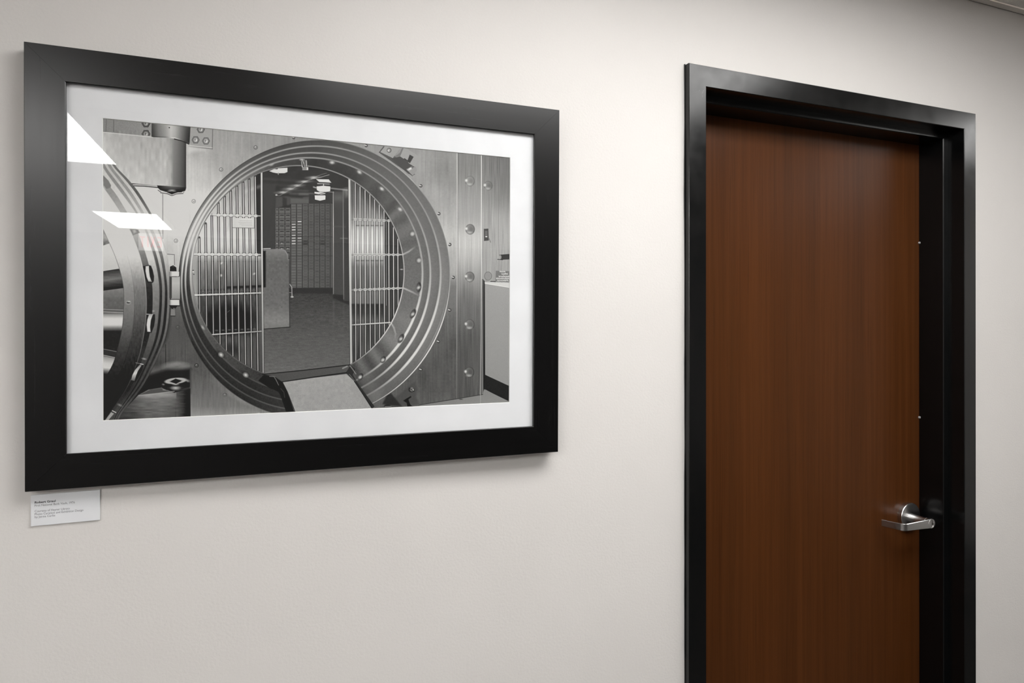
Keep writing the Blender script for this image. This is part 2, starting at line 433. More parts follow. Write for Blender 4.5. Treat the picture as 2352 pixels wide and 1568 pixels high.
text_line('by Jenna Carlie', -.3100, -.2803, 1.1989, M_INK2)

# ============================================================ exit sign at the far side, mirrored in the glass
EX, EY, EZ = -1.14, -8.12, 2.395
ex = tag(empty('exit_sign', (EX, EY, CZ)), 'white exit sign with red letters, faintly mirrored below the slanted bar in the picture glass', 'sign')
obj('sign_box', box(bmesh.new(), EX-.135, EX+.135, EY-.03, EY+.03, EZ-.105, EZ+.105, bev=.006), mat_emit('sign_face', (1, .97, .95), 2.2), ex)
obj('sign_mount', boxes((EX-.07, EX+.07, EY-.025, EY+.025, EZ+.105, CZ)), M_WHITE, ex)
M_RED = mat_emit('red_letters', (1, .05, .06), 3.0)
K = 1.08
def stroke(*bs): return boxes(*[(EX+a*K, EX+b*K, EY+.0302, EY+.032, EZ+c*K, EZ+d*K) for a, b, c, d in bs])
# letters face the picture wall; seen from there x runs leftwards
obj('letter', stroke((.097, .113, -.06, .06), (.065, .097, .044, .06), (.071, .097, -.008, .008), (.065, .097, -.06, -.044)), M_RED, ex)
bm = bmesh.new()
for sg in (-1, 1): prism(bm, [(EX+(.022+sg*a)*K, EZ+c*K) for a, c in ((-.026, -.06), (-.012, -.06), (.026, .06), (.012, .06))], 'Y', EY+.0302, EY+.032)
obj('letter', bm, M_RED, ex)
obj('letter', stroke((-.036, -.020, -.06, .06)), M_RED, ex)
obj('letter', stroke((-.093, -.077, -.06, .044), (-.111, -.059, .044, .06)), M_RED, ex)


# ============================================================ tone drawing for the print
# ---- the photographic print: a flat grey picture computed with numpy -------------------
PX0, PY0, PS = 228.0, 264.0, 2.0            # drawing sheet origin and scale (sheet units -> cells)
PW, PH = int(952*PS), int(708*PS)
V = np.zeros((PH, PW), np.float32)
_gy, _gx = np.mgrid[0:PH, 0:PW].astype(np.float32)
GX = _gx/PS + PX0 + .25; GY = _gy/PS + PY0 + .25
RND = np.random.RandomState(7)
CLIP = None; CUR = None
def nz(a, b): return noise(a, b)[CUR]

def sub(x0, y0, x1, y1, pad=3):
    a = int(max(0, (x0-pad-PX0)*PS)); b = int(min(PW, (x1+pad-PX0)*PS+1))
    c = int(max(0, (y0-pad-PY0)*PS)); d = int(min(PH, (y1+pad-PY0)*PS+1))
    return (slice(c, max(c, d)), slice(a, max(a, b)))
def put(s, m, val, alpha=1.0):
    global CUR
    CUR = s
    if V[s].size == 0: return
    if CLIP is not None: m = m*CLIP[s]
    m = m*alpha
    if callable(val): val = val(GX[s], GY[s])
    V[s] = V[s]*(1-m) + val*m
def cov(d, soft=.5):                         # d > 0 inside
    return np.clip(d/soft*.5+.5, 0, 1)
def segd(x, y, p, q):
    dx, dy = q[0]-p[0], q[1]-p[1]; L = dx*dx+dy*dy+1e-9
    t = np.clip(((x-p[0])*dx+(y-p[1])*dy)/L, 0, 1)
    return np.hypot(x-p[0]-t*dx, y-p[1]-t*dy), t
def line(p, q, w, val, alpha=1, soft=.6, val2=None, w2=None):
    m_ = max(w, w2 or w)
    s = sub(min(p[0], q[0])-m_, min(p[1], q[1])-m_, max(p[0], q[0])+m_, max(p[1], q[1])+m_, 1+soft)
    d, t = segd(GX[s], GY[s], p, q)
    ww = w if w2 is None else w+(w2-w)*t
    v = val if val2 is None else val+(val2-val)*t
    put(s, cov(ww/2-d, soft), v, alpha)
def pline(pts, w, val, alpha=1, soft=.6, vals=None):
    xs = [p[0] for p in pts]; ys = [p[1] for p in pts]
    s = sub(min(xs)-w, min(ys)-w, max(xs)+w, max(ys)+w, 1+soft)
    best = None; bv = None
    for k in range(len(pts)-1):
        d, t = segd(GX[s], GY[s], pts[k], pts[k+1])
        vv = (vals[k]+(vals[k+1]-vals[k])*t) if vals else None
        if best is None: best, bv = d, vv
        else:
            c = d < best
            if vals: bv = np.where(c, vv, bv)
            best = np.where(c, d, best)
    put(s, cov(w/2-best, soft), bv if vals else val, alpha)
def pmask(pts, s, soft=.6):
    x, y = GX[s], GY[s]; inside = np.zeros(x.shape, bool); dm = np.full(x.shape, 1e9, np.float32)
    n = len(pts)
    for k in range(n):
        p, q = pts[k], pts[(k+1) % n]
        d, _ = segd(x, y, p, q); dm = np.minimum(dm, d)
        if p[1] != q[1]:
            c = ((p[1] > y) != (q[1] > y)) & (x < (q[0]-p[0])*(y-p[1])/(q[1]-p[1])+p[0])
            inside ^= c
    return cov(np.where(inside, dm, -dm), soft)
def poly(pts, val, alpha=1, soft=.6):
    xs = [p[0] for p in pts]; ys = [p[1] for p in pts]
    s = sub(min(xs), min(ys), max(xs), max(ys), 1+soft)
    put(s, pmask(pts, s, soft), val, alpha)
def rect(x0, y0, x1, y1, val, alpha=1, soft=.6): poly([(x0, y0), (x1, y0), (x1, y1), (x0, y1)], val, alpha, soft)
def ell(cx, cy, rx, ry, val, alpha=1, soft=.6, rot=0, ring=None):
    R = max(rx, ry); R += soft*R/min(rx, ry)*.6; s = sub(cx-R, cy-R, cx+R, cy+R, 2+soft)
    c, n = np.cos(np.radians(rot)), np.sin(np.radians(rot))
    u = (GX[s]-cx)*c+(GY[s]-cy)*n; v = -(GX[s]-cx)*n+(GY[s]-cy)*c
    r = np.hypot(u/rx, v/ry); d = (1-r)*min(rx, ry) if ring is None else ring/2-np.abs(1-r)*min(rx, ry)
    put(s, cov(d, soft), val, alpha)
def ramp(xs, vs, axis=0):
    return lambda x, y: np.interp(x if axis == 0 else y, xs, vs).astype(np.float32)
def field(samples, sig):
    st = 8; cx = GX[::st, ::st]; cy = GY[::st, ::st]
    num = np.zeros(cx.shape); den = np.zeros(cx.shape)+1e-12
    for (a, b, v) in samples:
        w = np.exp(-((cx-a)**2+(cy-b)**2)/(2*sig*sig))+1e-7/(1+((cx-a)**2+(cy-b)**2)/1e4)
        num += w*v; den += w
    f = num/den
    yi = np.clip(np.arange(PH)/st, 0, f.shape[0]-1.001); xi = np.clip(np.arange(PW)/st, 0, f.shape[1]-1.001)
    y0 = yi.astype(int); x0 = xi.astype(int); fy = (yi-y0)[:, None]; fx = (xi-x0)[None]
    g = f[y0][:, x0]*(1-fy)*(1-fx)+f[y0+1][:, x0]*fy*(1-fx)+f[y0][:, x0+1]*(1-fy)*fx+f[y0+1][:, x0+1]*fy*fx
    return g.astype(np.float32)
def noise(sx, sy):                            # smooth noise, cell size in sheet units, range about -1..1
    nx, ny = int(PW/(sx*PS))+3, int(PH/(sy*PS))+3
    n = RND.randn(ny, nx)
    yi = np.arange(PH)/(sy*PS); xi = np.arange(PW)/(sx*PS); y0 = yi.astype(int); x0 = xi.astype(int)
    fy = (yi-y0)[:, None]; fx = (xi-x0)[None]; fy = fy*fy*(3-2*fy); fx = fx*fx*(3-2*fx)
    return (n[y0][:, x0]*(1-fy)*(1-fx)+n[y0+1][:, x0]*fy*(1-fx)+n[y0][:, x0+1]*(1-fy)*fx+n[y0+1][:, x0+1]*fy*fx).astype(np.float32)

# -- brushed steel wall
V[:] = field([(240,290,130),(300,500,212),(430,520,212),(400,600,188),(430,470,208),(480,350,165),(450,400,188),
 (520,330,155),(600,325,150),(700,318,142),(560,370,162),(430,560,202),(400,640,170),(400,700,110),(410,760,85),(400,800,92),
 (440,850,88),(460,900,108),(500,920,115),(530,945,125),(445,940,150),(350,820,78),(360,870,48),(830,340,150),(900,345,150),
 (960,400,155),(1000,370,150),(1000,440,160),(1030,400,140),(1020,480,168),(1035,540,190),(1045,600,170),(1043,680,120),
 (1035,740,106),(1000,800,96),(960,860,94),(1040,800,92),(1040,880,90),(900,900,97),(1000,900,97)], 24)
V += noise(2.5, 60)*3 + noise(9, 40)*2.5 + noise(25, 25)*2.5 + noise(4, 4)*1.5
# right hand panels
s = sub(1053, 340, 1109, 930)
put(s, cov(np.minimum(GX[s]-1053, 1109-GX[s])), field([(1080,380,132),(1080,450,150),(1070,490,168),(1075,560,200),
 (1080,600,182),(1080,640,140),(1080,700,112),(1085,800,96),(1085,890,93)], 30)[s] + noise(2, 50)[s]*5)
s = sub(1109, 340, 1180, 930)
put(s, cov(GX[s]-1109), field([(1140,390,132),(1160,370,108),(1165,420,120),(1140,450,142),(1130,500,165),(1140,560,170),(1150,610,160)], 26)[s] + noise(2, 40)[s]*6)
line((1149,360),(1149,620), 1.2, 120, .5)
pline([(1053.5,352),(1053,600),(1052,760),(1051.5,912)], 1.8, 200, vals=[215,205,150,110])
pline([(1055,352),(1054.6,600),(1053.5,760),(1053,912)], 1.0, 90, .6)
rect(1109.5, 640, 1112.5, 902, 118)
pline([(1109.5,358),(1109,600),(1107.5,760),(1105.5,905)], 1.8, 200, vals=[222,210,150,165])
poly([(1112.5,640),(1117,646),(1117,896),(1112.5,900)], ramp([640,900],[70,45],1))
pline([(1112,655),(1112,900)], 1.2, 95)
# counter, shelf, switch
poly([(1117,650),(1176,660),(1176,885),(1117,858)], lambda x, y: 158-(y-650)*.06)
poly([(1116,646.5),(1176,648.5),(1176,660),(1117,650.5)], 205); line((1117,650),(1176,659.5),1.2,225)
poly([(1115,857),(1176,885),(1176,924),(1115,890)], 56)
poly([(966,926.5),(1050,912.5),(1111,902),(1114,890.5),(1180,922),(1180,975),(960,975)], lambda x, y: 132+(x-1060)*.05)
pline([(966,926.5),(1050,912.8),(1111,902.5)], 1.6, 70); line((1106,902),(1106,925),1.5,160,.8)
ell(1061,913.5,4,1.2,60,.7)
poly([(1150,584.5),(1176,582.5),(1176,595),(1152,596)], 72); ell(1152,590,3,5,170,.8); line((1146,595),(1158,596),1.3,60)
poly([(1114.5,525.5),(1125,525),(1126,552),(1115,553)], 84); rect(1117,530,1123,541,112); rect(1118,542,1122.5,544.5,225); line((1127,548),(1130,556),1,95)
poly([(1142,621),(1176,622),(1176,647),(1141,645)], 122)
for k, (a, b, y) in enumerate([(1151,1163,623),(1155,1162,628.5),(1163,1170,628),(1149,1172,634),(1143,1171,638.5),(1145,1171,643)]):
    x = a
    while x < b:
        w = RND.uniform(1.2, 2.4); line((x,y-RND.uniform(.6,1.4)),(x+w*.5,y+RND.uniform(.6,1.4)),1.1,225); x += w+.3
line((1130,645),(1141,645.5),1.6,70)
def dome(cx, cy, r, base=150, hl=0, dark=105):
    ell(cx, cy, r, r*1.1, dark-8, 1, 1.0)
    ell(cx-.5, cy-.3, r*.9, r*1.0, base+4, 1, 1.6)
    ell(cx+2.8, cy-.5, r*.55, r*.72, base-26, .8, 3.5)
    ell(cx-r*.82, cy+(-1 if hl == 0 else -r*.15), 2.4, 2.6, 235, .95, 2)
    ell(cx-r*.1, cy+r*.72, 4.2, 2.0, 205, .7, 2.5)
for (cx, cy, r, b) in [(1083,416.5,10.6,150),(1083,526.5,10.6,140),(1082,635,10.6,135),(1081.5,743.5,10.8,125),(1080.5,852,10.8,112)]: dome(cx, cy, r, b, 1, b-45)
dome(1125,427,9.6,135,1,95); ell(1124,633,8.8,10,110); ell(1124,633,7.8,9,148)
# brackets, upper right
poly([(884,336),(872.5,351),(950,405),(956,401)], 92)
poly([(887,336.5),(876,350),(905,364),(922,341)], 158); poly([(934,388),(958,384),(961,392),(951,404)], 150)
poly([(907,362),(921,352),(926,341),(932,341),(922,360)], 122)
poly([(902,365),(922,360),(939,372),(944,376),(956,384),(936,389),(946,400),(941,400)], 84)
poly([(930,341),(938,343),(967,361),(955,384),(942,376),(938,369),(922,360)], 160)
poly([(944,356),(953,361),(944.5,375.5),(930,366),(932,364),(939,369)], 72)
ell(896.5,346,5.2,5.6,95); ell(896,346,3.6,4,165); ell(894.5,347,1.3,1.3,230)
ell(945,388,5.5,2.4,225,.9,1.5,-30); ell(950,386,2,1.6,110)
# bracket, lower right
poly([(905,912),(925,898),(945,880),(956,874),(962,892),(958,906),(966,926),(900,932),(880,932)], 82, .8, 3)
poly([(880,925),(890,905),(900,900),(925,930)], 58, .9, 2); poly([(928,917),(934,913),(946,906),(947,909),(940,914),(944,925),(950,930),(938,932),(936,922)], 48)
ell(947,892,7,6,62); ell(948,891,4.4,4.8,120); ell(951,893,1.6,1.6,225); line((941,888),(954,896),1.4,60)
ell(892,930,8,5,60); line((886,931),(900,930),1,170)

# -- top left: hinge, plates, bolts
poly([(228,268),(346,283),(347,315),(228,303)], lambda x, y: 128+(x-233)*.12); V[sub(228,268,346,315)] += noise(1,1)[sub(228,268,346,315)]*4
line((242,274),(241,302),1.8,95,.7); line((259,277),(259,303),1.6,90,.8); line((320,283),(321,312),1.2,150,.6)
poly([(433,290),(489,298),(488,343),(433,336)], 156); line((488.5,296),(487.5,343),1.8,110); line((433,337),(488,343),1.6,120); line((436,335),(487,340),1.6,200,.8)
poly([(428,330),(440,336),(470,345),(432,352)], 205, .7, 5)
def hexbolt(cx, cy, r, base=140):
    P = [(cx+r*np.cos(a), cy+r*np.sin(a)) for a in np.radians([0,60,120,180,240,300])]
    poly(P, base-18); pline(P+[P[0]], 1.2, base-62); ell(cx, cy, r*.62, r*.66, base+28); ell(cx, cy, r*.62, r*.66, base-50, .9, .6, 0, 1.2)
    ell(cx-.5, cy-.5, 2.6, 2.8, base-20); ell(cx+1.5, cy+1, 1.6, 2.4, base+75, .8, 1)
hexbolt(334,284,9.5,118); hexbolt(334,308.5,9.5,118)
hexbolt(461,298,8.8,140); hexbolt(449,322,8.6,150); hexbolt(473,324.5,8.6,150)
poly([(228,303),(385,316.5),(427,326),(427,432),(363,426),(298,421),(228,421)],
     lambda x, y: np.interp(x, [228,260,300,340,380,392,398,412,421,427], [198,182,180,176,178,160,128,104,84,62]).astype(np.float32)+(y-370)*.22*(x < 392)+(y-370)*-.1*(x > 396))
V[sub(228,303,392,421)] += noise(5,14)[sub(228,303,392,421)]*5
line((229,303.5),(350,316),1.5,205,.8)
poly([(347,283),(437,292),(435,329),(420,323),(400,319),(347,315)],
     lambda x, y: np.interp(x, [347,352,362,378,392,402,415,428,436], [70,82,118,150,188,172,125,82,62]).astype(np.float32)+(y-300)*-.4)
pline([(350,314.5),(380,315.5),(400,317.5),(420,322.5),(434,330)], 1.8, 55, vals=[60,120,235,90,50]); pline([(400,320),(418,324.5),(433,331.5)], 2.2, 45)
ell(388,294,1.6,1.4,70)
pline([(301,422.5),(312,423),(362,427.5)], 2.2, 130, vals=[50,120,170]); pline([(303,427),(330,428),(362,431)], 2, 50)
poly([(360,426),(427,431),(426,438),(421,443),(380,441),(367,437),(361,431)], 48)
ell(394,430,10,2.4,150,.8,5); ell(394,434,14,2.6,70,.6,3); ell(394,439,5,2.2,225,.9,3)
pline([(361,434),(366,438.5),(372,440.5)],1.4,235); pline([(362,437),(367,440.5),(373,442.5)],1.1,45)
pline([(368,443),(383,445),(394,449.6),(405,445.5),(420,444.5)],1.4,50); pline([(370,441.5),(384,443),(394,447.5),(406,443.5),(420,442.5)],1.4,240)
poly([(382,442),(394,439.5),(407,442.5),(394,447)], 42); pline([(418,441.5),(425,439.5),(427,436)],1.4,235)
pline([(373,444),(373.3,548)],1.5,120); pline([(380,790),(380.5,884)],1.5,45)

# -- vault ring: five ellipses
RNG = {}
def fit(name, pts):
    P = np.array(pts, float); c = P.mean(0); q = (P-c)/300
    A = np.c_[q[:,0]**2, q[:,0]*q[:,1], q[:,1]**2, q[:,0], q[:,1]]
    k = np.linalg.lstsq(A, np.ones(len(P)), rcond=None)[0]
    RNG[name] = (c, k)
def ed(name, x, y):                           # signed distance, > 0 inside
    c, k = RNG[name]; u = (x-c[0])/300; v = (y-c[1])/300
    F = k[0]*u*u+k[1]*u*v+k[2]*v*v+k[3]*u+k[4]*v-1
    g = np.hypot(2*k[0]*u+k[1]*v+k[3], k[1]*u+2*k[2]*v+k[4])
    return -F/np.maximum(g, .3)*300
fit('a', [(726,322),(560,370),(800,331.6),(943.5,406),(1008.5,501),(1032.4,587),(1035.7,636.5),(1031,700),(1010.4,755),(968.3,832),(933.9,872),(886,908.5),
 (620,340.3),(554.8,382.4),(507,426.4),(449.6,499),(417,560),(408.4,614.8),(411.3,704.7),(422.8,743),(441.9,794.6),(468.7,828),(518.4,883.6),(554.8,914),(620,943.9)])
fit('b', [(728.3,335.4),(617.4,355.5),(560,380.3),(800,347),(847,357.4),(933.9,422.4),(972.2,483.6),(1002.8,552.5),(1015.2,623),(1014.2,667),(1000.9,722.6),(972.2,782),
 (914.8,855),(845,908.5),(526,421),(468.7,490),(432,553),(418,605),(416,650),(421,719),(445,780),(477,829),(518,868),(560,897),(625,925),(669,937)])
fit('c', [(722.6,349.7),(800,363),(857.4,389.9),(914.8,439.6),(962.6,516),(983.6,560),(994,623),(988.4,682),(972,736),(930,795),(882,854.6),(833.5,891.3),
 (560,395),(500,456),(447,540),(430,600),(426,650),(432,719),(452,770),(490,822),(530,858),(560,878),(661,915)])
fit('d', [(713,363),(789.6,373.6),(847,399.5),(904.3,449.2),(942.6,506.6),(963.6,560),(974,623),(968.3,684.3),(953,728.3),(914.8,785.7),(849.7,854.6),(822,874),
 (560,409),(510,455),(457,537),(441,595),(437,650),(447,719),(465,757),(506,812),(545,845),(560,856),(600,876),(652,896)])
fit('e', [(713,382.3),(600,395.6),(751.3,391.8),(804.9,410),(866,458.8),(900.5,506.6),(923.5,567.8),(931,623),(924.3,674.8),(903.3,734),(857,795),(809.6,833.5),
 (545,427),(507,461),(468.7,510),(451.5,547),(443,586),(441,634),(447,680),(460,722),(487.8,765.9),(507,790),(545.2,824.3),(583.5,847.3),(604.5,857)])
DD = {k: ed(k, GX, GY).astype(np.float32) for k in 'abcde'}
TH = np.degrees(np.arctan2(GY-638, GX-722)) % 360
def ang(tab):
    k = sorted(tab); xs = [k[-1]-360]+k+[k[0]+360]; vs = [tab[k[-1]]]+[tab[i] for i in k]+[tab[k[0]]]
    return np.interp(TH, xs, vs).astype(np.float32)
def band(o, i, vo, vi):
    do, di = DD[o], DD[i]; t = np.clip(do/np.maximum(do-di, .1), 0, 1)
    m = cov(do, .6)*cov(-di, .6)
    v = ang(vo)*(1-t)+ang(vi)*t
    V[:] = V*(1-m)+v*m
def ridge(o, w, v, off=0, soft=1.2):
    m = cov(ang(w)/2-np.abs(DD[o]-off), soft)
    V[:] = V*(1-m)+ang(v)*m
band('a','b',{0:122,30:112,45:106,70:92,120:56,150:50,175:52,185:66,200:110,215:98,235:85,255:74,270:76,300:98,330:114},
             {0:134,30:128,45:116,70:92,120:60,150:64,172:70,183:92,192:205,207:175,225:122,245:95,270:84,300:102,330:118})
band('b','c',{0:112,30:105,45:95,70:78,120:56,150:58,175:62,185:75,195:135,210:105,230:88,250:76,270:78,300:98,330:110},
             {0:125,30:122,45:108,70:82,120:60,150:62,175:66,186:96,196:205,212:165,230:115,250:88,270:82,300:102,330:114})
band('c','d',{0:105,30:102,45:92,70:78,120:56,150:56,175:60,185:75,195:135,210:110,230:90,250:78,270:74,300:92,330:108},
             {0:118,30:118,45:104,70:84,120:60,150:60,175:66,186:110,196:205,212:170,230:130,250:98,270:78,300:98,330:112})
band('d','e',{0:112,30:120,45:112,60:96,80:80,120:70,150:84,170:120,182:168,195:210,215:190,235:130,250:84,270:66,290:74,310:96,330:108},
             {0:112,30:112,45:106,60:98,80:80,120:66,150:86,170:120,182:172,195:205,215:185,235:120,250:80,270:64,290:70,310:92,330:108})
# soft reflections on the wide inner barrel
M = cov(DD['d'])*cov(-DD['e'])
for (a0, w_, amp) in [(318,2.2,-14),(322,1.6,12),(327,2,-10),(333,3,8),(340,2.4,-8),(38,4,16),(46,2.5,-16),(51,2,14),(56,2.2,-18),(61,2,12),(65,1.8,-12),(24,5,10),(300,3,8),(307,3,-8)]:
    V += M*amp*np.exp(-((TH-a0)/w_)**2)
M3 = cov(DD['a'])*cov(-DD['d'])
V += M3*(noise(3,3)*1.6) + M3*14*np.exp(-((TH-62)/4)**2) - M3*8*np.exp(-((TH-68)/3)**2)+M*noise(2.5,2.5)*2.5
for o, sc in (('b',1),('c',1.05),('d',1.1)):
    ridge(o, {0:4.2*sc,20:5.4,40:6.0,55:4.2,70:3.2,110:2.6,150:3,175:3.6,190:4.6,205:5.5,220:4.2,240:3.4,270:3.2,300:2.8,330:3.2},
             {0:172,12:195,25:212,42:208,52:172,62:130,80:110,120:86,150:88,165:112,178:172,190:214,208:206,225:186,240:158,258:150,270:150,285:146,305:142,330:150})
ridge('e', {0:2.6,25:3.6,45:3.2,70:1.5,120:1.4,170:1.6,200:1.4,240:1.6,270:2.6,300:2.4,330:2.4},
           {0:186,25:222,45:200,70:120,120:96,150:105,170:140,190:150,210:70,235:110,250:140,270:150,300:160,330:172})
ridge('a', {0:1.2,20:2.6,40:2.4,60:1.6,80:.6,200:.4,280:.6,300:1.8,315:2.2,330:.6}, {0:170,20:215,40:235,60:180,80:110,180:70,270:80,300:160,315:175,330:140}, .6, .8)
M = cov(1.2-np.abs(DD['a']-5), 1.2); V += M*np.clip(28*np.exp(-((TH-25)/14)**2), 0, 40)
# short glints that cross the barrel
for P, vs in (([(928,584),(942,577),(955,567)],[215,205,130]),([(930,661),(950,670),(965,678)],[225,190,130]),([(901,741),(907,751),(911,765),(909,780)],[205,190,165,125])): pline(P, 2.4, 200, .8, 2, vs)

# -- strongroom seen through the opening
OP = cov(DD['e']-1.0, .8); CLIP = OP
FULL = (slice(0, PH), slice(0, PW))
put(FULL, np.ones_like(V), lambda x, y: 66+(nz(6,6))*1.5)
poly([(604,680),(666,672),(768,672),(806,690),(930,700),(930,840),(806,838),(604,860)], lambda x, y: np.interp(y, [672,720,780,860], [72,84,94,106]).astype(np.float32)+nz(7,2)*3+nz(1,1)*2.5)
# ceiling beams
poly([(604,420),(634,424),(634,700),(604,690)], 74, 1, 2)
for (a, b, v) in [((608,411),(760,420),84),((632,424),(700,430),80),((660,437),(708,439),96),((668,445),(735,446),105),((650,454),(715,458),88),((690,446),(728,447),120),((700,455),(722,453),110)]: line(a, b, 3, v, .7, 3)
pline([(634,449),(643,450),(650,446),(660,440),(672,434),(690,425),(705,416),(722,409),(738,402),(752,398)], 1.4, 110)
pline([(716,412),(738,408),(750,404),(758,402)], 1.4, 150); ell(636,448,2.6,2,165)
for (a, b) in [(650,442),(667,434),(683,426.5),(700,417.5),(721,408)]: ell(a, b, 9, 1.8, 190, .7, 3, -4); ell(a+1, b, 4, 1.4, 235, .6, 2)
poly([(634,452),(668,452),(668,470),(634,478)], 84, 1, 2); poly([(650,452),(660,456),(660,478),(650,478)], 64, .8, 2)
poly([(668,455),(712,457),(712,468),(668,468)], 98, 1, 2); rect(711,446,766,470,70,1,1.5)
# wall of deposit boxes
rect(634,477,669,661,92); rect(669,468,766,661,90)
y = 478.0; k = 0
while y < 600:
    for x0, x1 in ((634,640.5),(642.5,654.5),(656.5,668)):
        rect(x0, y+1, x1, y+11.2, 102); line((max(x0+2, x0+2.5), y+4.2), (x1-2.2, y+4.2), 1.5, 48)
        if 528 < y < 590 and RND.rand() < .5: ell((x0+x1)/2, y+7, 1, .8, 190)
    line((634,y),(669,y),.8,80); y += 12.25
cols = [669,682.3,695.8,709.4,722.8,736,748.4,760.2,766]
y = 469.0; r = 0
while y < 659:
    for k in range(8):
        x0, x1 = cols[k]+1.2, cols[k+1]-.6
        if x1-x0 < 4: continue
        b = 100-k*1.2+RND.uniform(-4, 4)
        if 545 < y < 560 and k in (2, 5): b = 80
        rect(x0, y+.6, x1, y+5.5, b, 1, .8); line((x0+2.5,y+3),(x1-2.5,y+3),1.2,b-22 if k > 1 else b+14,.8)
        if k < 2 and 505 < y < 560: line((x0+2.5,y+2.4),(x1-2.5,y+2.2),1.6,RND.choice([150,205,235,120]),.95,1)
    y += 6.28
for x in cols[:-1]+[641.3,655.5]: line((x, 478 if x < 669 else 469), (x, 660), 1.3, 58, .85)
line((669,543),(766,544),1.2,62,.7); line((669,587),(766,587.5),1.2,62,.7)
rect(672,660,767,673,64,1,1.2)
# steel pier right of the boxes
rect(766.5,440,790.5,676,80,1,1); poly([(766.5,674),(791,678),(806,688),(806,700),(767,684)], 62, 1, 2); rect(790.5,430,808,690,74,1,1)
rect(768,447,790,462,108,.7,6); poly([(790,436),(806,432),(806,452),(796,452)], 128, .8, 5)
pline([(767.2,441),(767.4,520),(767.4,674)],1.5,150,1,.8,[150,210,130]); pline([(790.3,438),(790.6,560),(791.2,686)],1.4,150,1,.8,[120,175,120])
line((768,520),(795,521),1,110,.6,2); line((784,547),(800,547.5),1,150,.6,2)
line((763,433),(800,437),1.6,190,.8,2); line((757,441),(768,442),1.6,160,.8,1.5)
rect(767,690,769,745,104,.5,3); rect(790,700,792,750,100,.4,3)
# lamps
poly([(619.5,393.5),(631,388.5),(638,389.5),(640,387),(661.5,386),(661.5,395.5),(655,398.2),(637,398.4),(628,396.8)], 240)
line((640.3,397),(640.3,401),2,170)
poly([(727.5,412),(757,412.5),(763,420),(735,418.5)], 228); poly([(730,421),(759,422.5),(759,424.3),(731,423.3)], 165)
poly([(729,428.5),(744,427),(760,428.5),(761,431),(760,439.5),(752,441.3),(736,441),(729.5,437)], 246); line((745,423),(745,427.5),2,190)
poly([(724,441),(745,442),(750,445),(738,447.5),(724,444.5)], 215); line((722,430),(729,432),2.4,190,.9,1.5)
poly([(724.5,449),(748,448.8),(749.6,450.5),(749,458.5),(737,461.3),(725,458.5)], 246); line((734,447),(752,441.5),1.4,95)
# cabinet and little handle
poly([(604,574),(650,572),(657,575),(661,583),(664,600),(665.5,750),(604,754)], lambda x, y: np.interp(y,[572,600,700,735,752],[128,104,108,128,118]).astype(np.float32)+nz(4,4)*3)
pline([(600,571),(622,570.5)],1.8,190); pline([(604,573.5),(640,572),(655,574),(661,583),(663,598)],1.5,140,.8,1,[150,140,150,165,120])
line((604,754.5),(668,749.5),1.6,52); line((666.5,580),(667,748),1.4,62,.8); rect(604,576,611,658,58,.8,2)
pline([(667,652),(671.5,659),(672,680)],1.6,175); line((666,671),(672,671),1.2,140); ell(672.3,680.8,3.2,1.8,180,1,1)
# behind the left gate
rect(430,385,590,860,lambda x, y: np.interp(y,[400,440,480,520,545,565,590,603,625,655,665,700,765,775,860],
     [150,168,186,206,228,200,172,140,112,98,88,78,74,80,84]).astype(np.float32)+np.interp(x,[440,470,500,590],[18,8,0,-6]).astype(np.float32)*(y < 670)+nz(3,12)*5)
rect(590,385,602,860,lambda x, y: np.interp(y,[400,500,580,600,660,850],[58,62,66,92,96,78]).astype(np.float32))
poly([(440,560),(452,556),(455,720),(447,690),(441,640)], 160, .8, 3); poly([(452,590),(456,590),(458,700),(452,700)], 130, .5, 3)
poly([(560,438),(600,425),(600,430),(560,446)], 205, .35, 4); poly([(520,470),(560,440),(560,560),(520,560)], 176, .3, 8)
poly([(523,590),(602,588),(602,654),(523,658)], lambda x, y: np.interp(y,[590,600,640,656],[170,135,112,96]).astype(np.float32)); poly([(521,657),(610,653.5),(610,659),(521,662.5)], 52, .9, 1)
rect(603,576,611,658,52,.9,1.5)
ell(528,729,50,30,34,.85,14); rect(478,722,576,764,38,.7,8); ell(509,604,3,1.6,215,.8,1.5,-35); ell(507.5,632,2.4,2.4,220,.9,2); ell(585,628,3,1.8,205,.8,1.5,-30)
pline([(518,720),(524,715),(528,712)],1,130,.7); pline([(532,717),(537,713)],1,120,.7)
ell(534,802,16,12,50,.7,8); poly([(548,770),(600,765),(600,850),(560,835)], 92, .5, 8)
ell(443.5,623.5,1.8,1.6,225); ell(443.5,620.5,1.6,1,60); ell(445,629.5,1.6,1,80)
LB = [(457,545,459.5,716),(472,513,475.2,749),(486.5,494,490.8,766),(502,466,506,789),(516.5,451,520.3,803),(531,438,535.2,816),(545.5,427,549.8,827),(560,418,564.2,836),(574,411,578.2,843),(588.3,404,592.6,849)]
for j, (x0, y0, x1, y1) in enumerate(LB):
    xb = lambda y: x0+(x1-x0)*(y-500)/(800-500)
    for (a, b, dk, aa) in ((y0, 600, 46, .95), (600, 700, 38, .95), (700, y1, 34, .85)):
        if b <= a: continue
        for o in (-1.9, 1.9): line((xb(a)+o, a), (xb(b)+o, b), 1.7, dk-12, aa*(.5 if (535 < (a+b)/2 and a < 560 and j > 5) else 1), .9)
    pline([(xb(y0), y0), (xb(560), 560), (xb(640), 640), (xb(y1), y1)], 2.1, 200, 1, .8, [186, 216, 190, 168])
    line((xb(y0), y0-1), (xb(y0), y0+.5), 3.6, 60, .8)
poly([(534,500),(585,501),(584.5,523.5),(534.5,522.5)], lambda x, y: 196+(x-534)*.2); pline([(534.5,522.8),(584.8,524),(585,501)],1.2,118)
